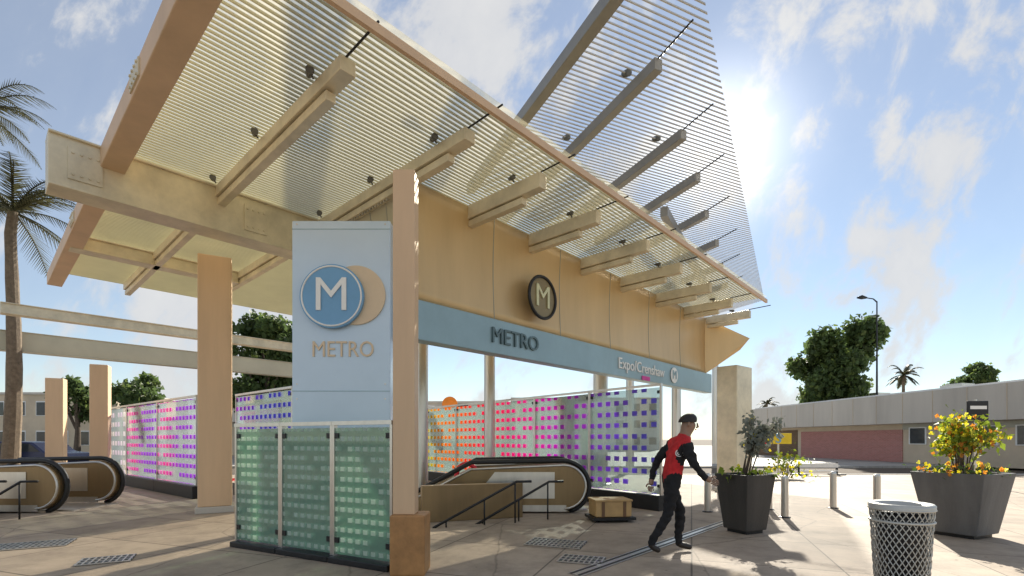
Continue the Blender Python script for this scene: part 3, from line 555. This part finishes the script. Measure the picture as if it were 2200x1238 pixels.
c = G(900, 1052); b = MB(); b.lathe(c, [(.06, 0), (.055, .05), (.05, 1.55), (.02, 1.6)], 14); tag(b.build('post', M['red'], at=c), 'thin bright red post before the glass with lime squares', 'post')
c = P(1003, 1020, 10.5); c.z = 0; pts = [c+Vector((-.22, 0, 0))]+[c+Vector((-.22*math.cos(a), 0, .62+.26*math.sin(a))) for a in [i*math.pi/12 for i in range(13)]]+[c+Vector((.22, 0, 0))]; b = MB(); b.tube(pts, .05, 10); tag(b.build('bike_hoop', M['red'], smooth=True, at=c), 'red hooped cycle stand behind the escalator', 'cycle stand')
c = G(624, 1080); rt = thing('traffic_cone', c, 'orange traffic cone near the greenish glass screen', 'cone'); b = MB(); b.box(c, .30, .30, .03); b.build('base', M['rubber'], rt, bevel=.01); b = MB(); b.lathe(c, [(.12, .03), (.035, .50), (.025, .52)], 20); b.build('body', M['orange'], rt, smooth=True); b = MB(); b.lathe(c, [(.0865, .22), (.0705, .31)], 20); b.build('band', M['white'], rt, smooth=True)

# signs on posts
def post_sign(px, ytop, ybot, w, Y, mat, label, extra=None):
    c = P(px, 900, Y); c.z = 0; rt = thing('post_sign', c, label, 'sign'); zt, zb = EYE+(HY-ytop)/F*Y, EYE+(HY-ybot)/F*Y; b = MB(); b.tube([c, Vector((c.x, c.y, zt+.05))], .035, 8); b.build('post', M['metal'], rt)
    b = MB(); b.box((c.x, c.y-.06, zb), w, .06, zt-zb); b.build('board', mat, rt, bevel=.01)
    if extra: extra(rt, c, zt, zb)
def s_letter(rt, c, zt, zb): text('S', 'lettering', M['blue'], rt, Vector((c.x-.05, c.y-.10, (zt+zb)/2)), (1, 0, 0), Z3, (zt-zb)*.95, .01); b = MB(); b.box((c.x-.66, c.y-.06, zb), .36, .05, zt-zb); b.build('tab', M['red'], rt)
post_sign(1672, 931, 954, .95, 19.2, M['yellow'], 'yellow roadside sign with blue letter S', s_letter)
def sun_disc(rt, c, zt, zb):
    b = MB(); p = Vector((c.x-.27, c.y-.12, zt-.02)); b.tube([p, p+Vector((0, .04, 0))], .28, 28); b.build('disc', M['orange'], rt); b = MB(); b.box((c.x-.2, c.y-.095, zb+.1), .3, .006, .12); b.build('notice', M['signw'], rt)
post_sign(983, 868, 912, .80, 18.0, M['navy'], 'navy notice board with an orange disc above the lime squares', sun_disc)
def cone_disc(rt, c, zt, zb):
    b = MB(); b.box((c.x, c.y-.095, zt-.25), .5, .006, .10); b.build('notice', M['signw'], rt)
post_sign(2096, 862, 904, .62, 15, M['dark'], 'black board on a post above the yellow flowers', cone_disc)
c = P(1152, 900, 24); c.z = 0; rt = thing('post_sign', c, 'white square sign with a round blue symbol above the pink glass', 'sign'); b = MB(); b.tube([c, c+Vector((0, 0, 3.2))], .04, 8); b.build('post', M['metal'], rt); z0 = EYE+(HY-878)/F*24; b = MB(); b.box((c.x, c.y-.06, z0), .52, .05, .40); b.build('board', M['signw'], rt); b = MB(); p = Vector((c.x, c.y-.10, z0+.2)); b.tube([p, p+Vector((0, .02, 0))], .15, 24); b.build('symbol', M['blue'], rt)

# street lamps
def street_lamp(px, ytop, Y, sg, label):
    c = P(px, 900, Y); c.z = 0; zt = EYE+(HY-ytop)/F*Y; rt = thing('street_lamp', c, label, 'street lamp', 'street lamps'); b = MB(); b.tube([c, c+Vector((0, 0, zt*.5)), c+Vector((0, 0, zt-.25))], [.08, .06, .04], 12); b.build('pole', M['dark'], rt)
    b = MB(); e = Vector((c.x+sg*.75, c.y, zt)); b.tube([c+Vector((0, 0, zt-.3)), c+Vector((sg*.25, 0, zt-.08)), e], [.05, .04, .035], 10); b.build('arm', M['dark'], rt); b = MB(); b.tube([e-Vector((sg*.05, 0, 0)), e+Vector((sg*.3, 0, .04)), e+Vector((sg*.62, 0, .0))], [.06, .15, .05], 12); b.build('lamp_head', M['dark'], rt, smooth=True)
    b = MB(); b.box(c, .3, .3, .35); b.build('base', M['concrete'], rt)
street_lamp(1884, 640, 34, -1, 'slim dark street lamp standing between the big green tree and yellow flowers')

# ------------------------------------------------------------------ trees and palms
def tree(px, Y, ytop, ybot, w, leaf, label, seed, n=5200, size=.34, name='tree', lean=0.0):
    rn = random.Random(seed); c = P(px, 900, Y); c.z = 0; zt, zb = EYE+(HY-ytop)/F*Y, EYE+(HY-ybot)/F*Y; wm = w/F*Y; rt = thing(name, c, label, 'tree')
    t = MB(); top = Vector((c.x+lean*.4, c.y, zb+(zt-zb)*.55)); t.tube([c, c.lerp(top, .4)+Vector((.1, 0, 0)), top], [.28, .20, .09], 10); lob = []
    for i in range(15):
        f = (i+.5)/15; z = zb+(zt-zb)*(.12+.78*f); half = wm/2*math.sqrt(max(.06, 1-((f-.45)/.62)**2)); a = rn.random()*6.28; r = half*rn.uniform(.25, .85)
        p = Vector((c.x+lean*f+math.cos(a)*r, c.y+math.sin(a)*r, z)); lob.append((p, wm*rn.uniform(.13, .22))); s = c.lerp(top, rn.uniform(.35, .95)); t.tube([s, s.lerp(p, .55)+Vector((0, 0, .2)), p], [.09, .06, .02], 6)
    t.build('trunk', M['trunk'], rt); f = MB()
    def pos():
        p, r = rn.choice(lob); d = Vector((rn.gauss(0, 1), rn.gauss(0, 1), rn.gauss(0, .8))).normalized()*r*rn.uniform(.5, 1.15); return p+d
    leaf_cloud(f, pos, n, size, rn, 0, 1.8); f.m = [rn.choice((0, 0, 0, 1)) for _ in f.f]; f.build('crown', [leaf, M['leaf_light']], rt); return rt
tree(1772, 38, 694, 900, 165, M['leaf'], 'big green tree behind the roof of the concrete building', 3, 15000, .30, lean=1.3)
tree(2080, 46, 780, 900, 90, M['leaf'], 'smaller green tree above the yellow flowering bush', 11, 5200, .30, lean=.4)
tree(566, 34, 676, 905, 205, M['leaf'], 'dark green leafy tree seen between thick tan pier and pale pylon', 8, 12000, .30, lean=.6)
tree(300, 44, 806, 905, 110, M['leaf'], 'small leafy tree behind the milky glass screens', 13, 3600, .32)
tree(165, 44, 812, 905, 80, M['leaf'], 'small leafy tree seen between the two thin tan piers', 14, 2600, .32)
def palm(px, Y, ycrown, span, label, seed, nf=22, r=.2, trunk_to=None):
    rn = random.Random(seed); c = P(px, 900, Y); c.z = 0; top = P(px+8, ycrown, Y); L_ = span/F*Y; rt = thing('palm_tree', c, label, 'palm tree'); t = MB(); pts = [c.lerp(top, i/12)+Vector((.12*math.sin(i*.35), 0, 0)) for i in range(13)]; pts[-1] = top
    t.tube(pts, [r*(1.25-.55*i/12)*(1+.06*(i % 2)) for i in range(13)], 10); t.build('trunk', M['palmtrunk'], rt); f = MB()
    for k in range(nf):
        a = k*2.399+rn.random()*.4; el = rn.uniform(-.55, 1.25); d = Vector((math.cos(a)*math.cos(el), math.sin(a)*math.cos(el), math.sin(el))); ln = L_*rn.uniform(.75, 1.1); pr = top; q = [top]; n = 16
        for i in range(1, n+1):
            d2 = (d+Vector((0, 0, -1.25*(i/n)**1.6))).normalized(); pr = pr+d2*ln/n; q.append(pr)
        f.tube(q, [.03*(1-i/(n+1))+.004 for i in range(n+1)], 4, cap=False)
        for i in range(2, n+1):
            dd = (q[i]-q[i-1]).normalized(); sdv = dd.cross(Z3)
            if sdv.length < .1: sdv = Vector((1, 0, 0))
            sdv.normalize(); lw = ln*.26*math.sin(math.pi*(i/n)**.8*.92+.15)
            for sg in (1, -1):
                for h in (0, .5):
                    b_ = q[i-1].lerp(q[i], h); tip = b_+(sdv*sg*.8+dd*.75).normalized()*lw+Vector((0, 0, -lw*rn.uniform(.15, .45))); wd = dd*.022*max(1, Y/14); f.add([b_-wd, b_+wd, tip], [[0, 1, 2]])
    f.build('crown', M['palmleaf'], rt); return rt
palm(20, 17, 455, 165, 'tall feathery palm at the picture edge, lower of the pair', 21, 28, .2)
palm(-60, 21, 235, 150, 'tall palm at the picture edge, higher of the pair', 27, 24, .2)
palm(1935, 60, 806, 40, 'small distant palm over the concrete building roof', 23, 18, .2)
palm(1640, 75, 868, 26, 'tiny far palm between canopy pier and big green tree', 25, 14, .18)

# ------------------------------------------------------------------ buildings and cars across the road
def station_building(pl, Yl, pr, Yr, ytop, yband, red, label):
    Lf, Rt = P(pl, 900, Yl), P(pr, 900, Yr); Lf.z = Rt.z = 0; fx = (Rt-Lf).normalized(); ln = (Rt-Lf).length; nrm = Vector((fx.y, -fx.x, 0)); nrm = nrm if nrm.dot(-Rt) > 0 else -nrm; bk = -nrm
    zt, zb = EYE+(HY-ytop)/F*Yr, EYE+(HY-yband)/F*Yr; rt = thing('low_building', Rt, label, 'building')
    poly = [Lf, Rt, Rt+bk*10, Lf+bk*10]; out = [Lf+nrm*.8-fx*.6, Rt+nrm*.8+fx*.6, Rt+bk*10.6+fx*.6, Lf+bk*10.6-fx*.6]
    b = MB(); b.prism([p+Z3*zb for p in out], Z3*(zt-zb)); b.build('roof_slab', M['concrete'], rt)
    b = MB(); b.prism([p+(sum(out, Vector())/4-p)*.03+Z3*(zt+.003) for p in out], Z3*.10); b.build('roof_edge', M['white'], rt)
    w = MB(); w.prism(poly, Z3*(zb-.004)); w.build('wall', M['wall'], rt)
    j = MB()
    for i in range(1, 12): p = Lf+fx*ln*i/12+nrm*.805; j.beam(p+Z3*zb, p+Z3*zt, .03, .02, drop=False)
    j.build('seam', M['wall'], rt)
    def tpx(px): q = meet(Lf, fx, Vector((0, 0, 0)), Vector(((px-CX)/F, 1, 0))); return (q-Lf).dot(fx)/ln
    def on(t0, t1, z0, z1, mat, nm, th=.05):
        a, e = Lf+fx*ln*t0, Lf+fx*ln*t1; g = MB(); g.prism([a+nrm*.004, e+nrm*.004, e+nrm*th, a+nrm*th], Z3*(z1-z0)); g.v = [p+Z3*z0 for p in g.v]; return g.build(nm, mat, rt)
    a_, b_ = tpx(red[0]), tpx(red[1]); on(a_, b_, 0, zb-.35, M['redwall'], 'red_wall')
    on(a_-.30, a_-.02, 0, zb-.2, M['brick'], 'brick_wall'); t = b_+.02; on(b_, 1, zb-.36, zb-.02, M['steel_olive'], 'band', .03)  # olive strip paints the recess shadow under the roof slab
    while t < .96:
        f = on(t, t+.05, 1.1, 2.1, M['white'], 'window', .06); a, e = Lf+fx*ln*(t+.004), Lf+fx*ln*(t+.046); g = MB(); g.prism([a+nrm*.061, e+nrm*.061, e+nrm*.07, a+nrm*.07], Z3*.9); g.v = [p+Z3*1.15 for p in g.v]; g.build('pane', M['glassd'], f); t += .085
    for t, nm in ((.35, 'roof_unit'), (.62, 'roof_unit')): g = MB(); g.box(Lf+fx*ln*t+bk*4+Z3*(zt+.1), 1.6, 1.2, .55, .3); g.box(Lf+fx*ln*t+bk*4+Z3*(zt+.65), 1.2, .9, .08, .3); g.build(nm, M['metal'], rt)
    return rt
station_building(1640, 44, 2300, 21.5, 812, 898, (1722, 1940), 'long low concrete building with red brick wall section behind the large grey planter')
station_building(330, 52, 700, 34, 858, 900, (380, 470), 'low concrete building behind the greenish glass and leafy tree')
def block(px0, px1, Y, ytop, mat, label, floors, bays, name='building'):
    a, b_ = P(px0, 900, Y), P(px1, 900, Y); w = b_.x-a.x; H = EYE+(HY-ytop)/F*Y; c = Vector(((a.x+b_.x)/2, Y+4, 0)); rt = thing(name, c, label, 'building'); b = MB(); b.box(c, w, 8, H); b.build('wall', mat, rt); b = MB(); b.box(c+Vector((0, 0, H)), w+.3, 8.3, .22); b.build('parapet', M['concrete'], rt)
    for i in range(floors):
        for k in range(bays):
            wd = w/bays*.52; g = MB(); g.box((a.x+w*(k+.5)/bays, Y-.0, H*(i+.28)/floors), wd, .08, H/floors*.5); f = g.build('window', M['white'], rt); g = MB(); g.box((a.x+w*(k+.5)/bays, Y-.035, H*(i+.30)/floors), wd*.86, .05, H/floors*.44); g.build('pane', M['glassd'], f)
block(-300, 250, 48, 848, M['wall'], 'long tan building with two rows of windows behind the thin tan piers', 2, 12)
block(255, 345, 62, 872, M['whitewall'], 'white building with small windows behind the milky glass', 2, 4)
block(860, 1090, 60, 866, M['concrete'], 'grey building with windows behind the lime and orange glass', 2, 6)
block(1100, 1420, 66, 858, M['whitewall'], 'pale building with rows of small windows behind pink glass', 3, 9)
def car(px, Y, mat, label, sg=1):
    c = P(px, 900, Y); c.z = -.105; rt = thing('parked_car', c, label, 'car', 'cars on the far side of the road'); X = lambda x, z: Vector((c.x+sg*x, 0, c.z+z))
    prof = [(-2.15, .35), (-2.2, .62), (-1.95, .88), (-1.3, .95), (-.75, 1.38), (.65, 1.42), (1.25, .98), (2.0, .86), (2.2, .6), (2.15, .32)]
    b = MB(); b.prism([Vector((X(x, z).x, Y-.85, X(x, z).z)) for x, z in prof], (0, 1.7, 0)); b.build('body', mat, rt, bevel=.06)
    for q in ([(-1.15, .95), (-.68, 1.30), (-.02, 1.33), (-.02, .95)], [(.06, .95), (.06, 1.33), (.58, 1.33), (1.05, .96)]):
        g = MB(); g.prism([Vector((X(x, z).x, Y-.862, X(x, z).z)) for x, z in q], (0, .01, 0)); g.build('window', M['glassd'], rt)
    for x in (-1.35, 1.35):
        for y in (-.86, .86):
            w = MB(); w.tube([Vector((c.x+x, Y+y-.09, c.z+.32)), Vector((c.x+x, Y+y+.09, c.z+.32))], .32, 20); wo = w.build('wheel', M['rubber'], rt); w = MB(); w.tube([Vector((c.x+x, Y+y-.1, c.z+.32)), Vector((c.x+x, Y+y+.1, c.z+.32))], .19, 14); w.build('rim', M['metal'], wo)
    for y in (-.6, .6): h = MB(); h.box((c.x+sg*2.17, Y+y, c.z+.6), .06, .3, .14); h.build('headlight', M['headlamp'], rt)
car(70, 22.9, M['carpaint'], 'dark blue car on the road behind the yellow rail', -1)
# yellow rail and white road barrier
a, e = P(-60, 1000, 18.9), P(265, 1000, 18.9); b = MB(); b.beam(a, e, .06, .20); rt = thing('road_rail', Vector((a.x, a.y, 0)), 'long yellow roadside rail behind the olive canopy', 'rail'); b.build('rail', M['yellow'], rt)
b = MB()
for i in range(6): p = a.lerp(e, i/5); b.box((p.x, p.y+.05, 0), .08, .06, p.z)
b.build('support', M['metal'], rt)
a, e = P(1718, 996, 19.2), P(1800, 996, 19.2); rt = thing('road_barrier', Vector((a.x, a.y, 0)), 'low white road barrier before the red brick wall', 'barrier'); b = MB(); b.beam(a, e, .05, .16); b.beam(a-Z3*.26, e-Z3*.26, .05, .05); b.build('board', M['white'], rt)
for p in (a, e): b = MB(); b.box((p.x, p.y+.06, 0), .5, .35, .05); b.box((p.x, p.y+.06, .05), .06, .05, p.z); b.build('foot', M['dark'], rt)

# ------------------------------------------------------------------ people
def person(px, by, hh, label, top, trou, skin, pose, Ysc=None, jersey=None, hairm=None, mark=None, facing=1):
    c = G(px, by); Yp = c.y; rt = thing('person', c, label, 'person'); k = hh/1.76
    J = dict(pose)
    me = bpy.data.meshes.new('body'); names = list(J); idx = {n: i for i, n in enumerate(names)}
    E_ = [('pelvis', 'waist'), ('waist', 'chest'), ('chest', 'neck'), ('neck', 'head'), ('head', 'crown'), ('chest', 'shl'), ('shl', 'ell'), ('ell', 'wrl'), ('wrl', 'hal'), ('chest', 'shr'), ('shr', 'elr'), ('elr', 'wrr'), ('wrr', 'har'), ('pelvis', 'hil'), ('hil', 'knl'), ('knl', 'anl'), ('anl', 'tol'), ('pelvis', 'hir'), ('hir', 'knr'), ('knr', 'anr'), ('anr', 'tor')]
    rad = dict(pelvis=(.155, .115), waist=(.145, .105), chest=(.175, .12), neck=(.058, .058), head=(.092, .102), crown=(.07, .08), shl=(.082, .082), shr=(.082, .082), ell=(.052, .052), elr=(.052, .052), wrl=(.036, .036), wrr=(.036, .036), hal=(.040, .030), har=(.040, .030), hil=(.098, .10), hir=(.098, .10), knl=(.066, .066), knr=(.066, .066), anl=(.046, .046), anr=(.046, .046), tol=(.036, .042), tor=(.036, .042))
    me.from_pydata([tuple(Vector(J[n])*k) for n in names], [(idx[a], idx[b]) for a, b in E_], [])
    ob = bpy.data.objects.new('body', me); COL.objects.link(ob); sk = ob.modifiers.new('skin', 'SKIN'); sub = ob.modifiers.new('sub', 'SUBSURF'); sub.levels = sub.render_levels = 3
    for n in names: sv = me.skin_vertices[0].data[idx[n]]; sv.radius = (rad[n][0]*k, rad[n][1]*k); sv.use_root = n == 'pelvis'
    bpy.context.view_layer.update(); me2 = bpy.data.meshes.new_from_object(ob.evaluated_get(bpy.context.evaluated_depsgraph_get())); bpy.data.objects.remove(ob)
    me2.name = 'body'; me2.materials.clear()
    for q in (skin, top, trou, M['shoe'], jersey or top): me2.materials.append(q)
    part = {}
    for a, b in E_: part[(a, b)] = 1
    for e in E_:
        if e[1] in ('head', 'crown') or e[1] in ('hal', 'har'): part[e] = 0
        if e[0] in ('hil', 'hir', 'knl', 'knr') or e[1] in ('hil', 'hir'): part[e] = 2
        if e[1] in ('tol', 'tor'): part[e] = 3
        if e == ('pelvis', 'waist'): part[e] = 1
        if jersey and e in (('pelvis', 'waist'), ('waist', 'chest'), ('chest', 'neck'), ('chest', 'shl'), ('chest', 'shr')): part[e] = 4
    segs = [(Vector(J[a])*k, Vector(J[b])*k, part[(a, b)]) for a, b in E_]
    for pl in me2.polygons:
        p = pl.center; best = 9
        for a, b, mi in segs:
            ab = b-a; t = max(0, min(1, (p-a).dot(ab)/ab.length_squared)); d = (p-(a+ab*t)).length
            if d < best: best = d; pl.material_index = mi
        pl.use_smooth = True
    cl = {}
    for pl in me2.polygons:
        for vi in pl.vertices: cl[vi] = cl.get(vi, True) and pl.material_index in (1, 2, 4)
    for vv in me2.vertices:
        if cl.get(vv.index): q = vv.co*9; vv.co += vv.normal*(noise.noise(Vector((q.x*1.2, q.y*1.2, q.z*2.2)))*.020+noise.noise(q*2.6)*.006)*k
    bo = bpy.data.objects.new('body', me2); COL.objects.link(bo); bo.parent = rt
    hd = Vector(J['head'])*k+c; cr = Vector(J['crown'])*k+c; up = (cr-hd).normalized(); fd = Vector((facing, -.35, 0)).normalized()
    h = MB(); rows = []
    for i in range(9):
        th = math.pi*.54*i/8; rows.append([hd+up*.062*k+(up*math.cos(th)*.104+Vector((math.cos(a), math.sin(a), 0))*math.sin(th)*(.106+.006*math.sin(a*7))-fd*.022)*k for a in [j*2*math.pi/20 for j in range(21)]])
    h.grid(rows); h.build('hair', hairm or M['hair'], rt, smooth=True)
    n = MB(); nb = hd+fd*.095*k+up*.0; n.tube([nb+up*.035*k, nb+fd*.018*k-up*.012*k, nb-up*.022*k], [.009*k, .016*k, .010*k], 8); n.build('nose', skin, rt, smooth=True)
    side = up.cross(fd).normalized(); ey = MB()
    for s in (-1, 1): p = hd+fd*.092*k+side*s*.034*k+up*.028*k; ey.tube([p, p+fd*.006*k], .010*k, 8)
    ey.build('eye', M['dark'], rt); mo = MB(); p = hd+fd*.094*k-up*.045*k; mo.tube([p-side*.022*k, p+fd*.006*k, p+side*.022*k], .006*k, 6); mo.build('mouth', M['red_cloth'], rt)
    ea = MB()
    for s in (-1, 1): p = hd+side*s*.098*k+up*.01*k; ea.tube([p-up*.028*k, p+side*s*.010*k, p+up*.028*k], [.008*k, .014*k, .010*k], 8)
    ea.build('ear', skin, rt, smooth=True)
    for hn, wn, s in (('hal', 'wrl', 1), ('har', 'wrr', -1)):
        p = Vector(J[hn])*k+c; d = (p-(Vector(J[wn])*k+c)).normalized(); sdv = d.cross(Vector((0, 1, .2))).normalized(); fw = sdv.cross(d).normalized(); fg = MB()
        for i in range(4):
            o_ = sdv*(i-1.5)*.020*k; ln = (.060, .072, .068, .052)[i]*k; q0 = p+o_+d*.01; fg.tube([q0, q0+d*ln*.5+fw*.004, q0+d*ln*.85-fw*.018*k, q0+d*ln-fw*.034*k], [.0095*k, .009*k, .008*k, .006*k], 7)
        q0 = p+sdv*.034*k*s-d*.02; fg.tube([q0, q0+sdv*s*.022*k+d*.022, q0+sdv*s*.026*k+d*.050], [.011*k, .010*k, .007*k], 7); fg.build('fingers', skin, rt, smooth=True)
    if mark:
        ch = Vector(J['chest'])*k+c; text(mark, 'lettering', M['signw'], rt, ch+Vector((-.02, -.150*k, -.04)), (1, -.05, 0), Vector((.12, -.05, 1)), .075, .02)
    return rt
walk = dict(pelvis=(0, 0, .90), waist=(.05, 0, 1.08), chest=(.13, 0, 1.30), neck=(.19, -.01, 1.47), head=(.23, -.02, 1.58), crown=(.25, -.02, 1.66), shl=(.14, -.19, 1.36), ell=(.22, -.25, 1.11), wrl=(.36, -.25, .95), hal=(.43, -.24, .92), shr=(.12, .19, 1.37), elr=(-.10, .24, 1.12), wrr=(-.16, .22, .90), har=(-.17, .21, .82), hil=(.02, -.09, .86), knl=(-.05, -.09, .49), anl=(-.27, -.09, .11), tol=(-.14, -.10, .04), hir=(.02, .09, .86), knr=(.17, .09, .50), anr=(.14, .10, .09), tor=(.32, .10, .045))
stand = dict(pelvis=(0, 0, .92), waist=(.0, 0, 1.10), chest=(.01, 0, 1.32), neck=(.02, 0, 1.49), head=(.04, -.02, 1.60), crown=(.04, -.01, 1.68), shl=(-.20, 0, 1.38), ell=(-.27, -.02, 1.12), wrl=(-.24, -.12, .90), hal=(-.23, -.16, .83), shr=(.20, 0, 1.38), elr=(.27, -.04, 1.13), wrr=(.14, -.22, 1.02), har=(.08, -.26, 1.02), hil=(-.10, 0, .88), knl=(-.12, -.03, .49), anl=(-.13, .02, .08), tol=(-.15, -.14, .04), hir=(.10, 0, .88), knr=(.13, -.04, .49), anr=(.16, .02, .08), tor=(.19, -.14, .04))
person(1438, 1188, 1.74, 'person walking in red jersey with black sleeves and trousers', M['black_cloth'], M['black_cloth'], M['skin'], walk, jersey=M['red_cloth'], mark='@H')
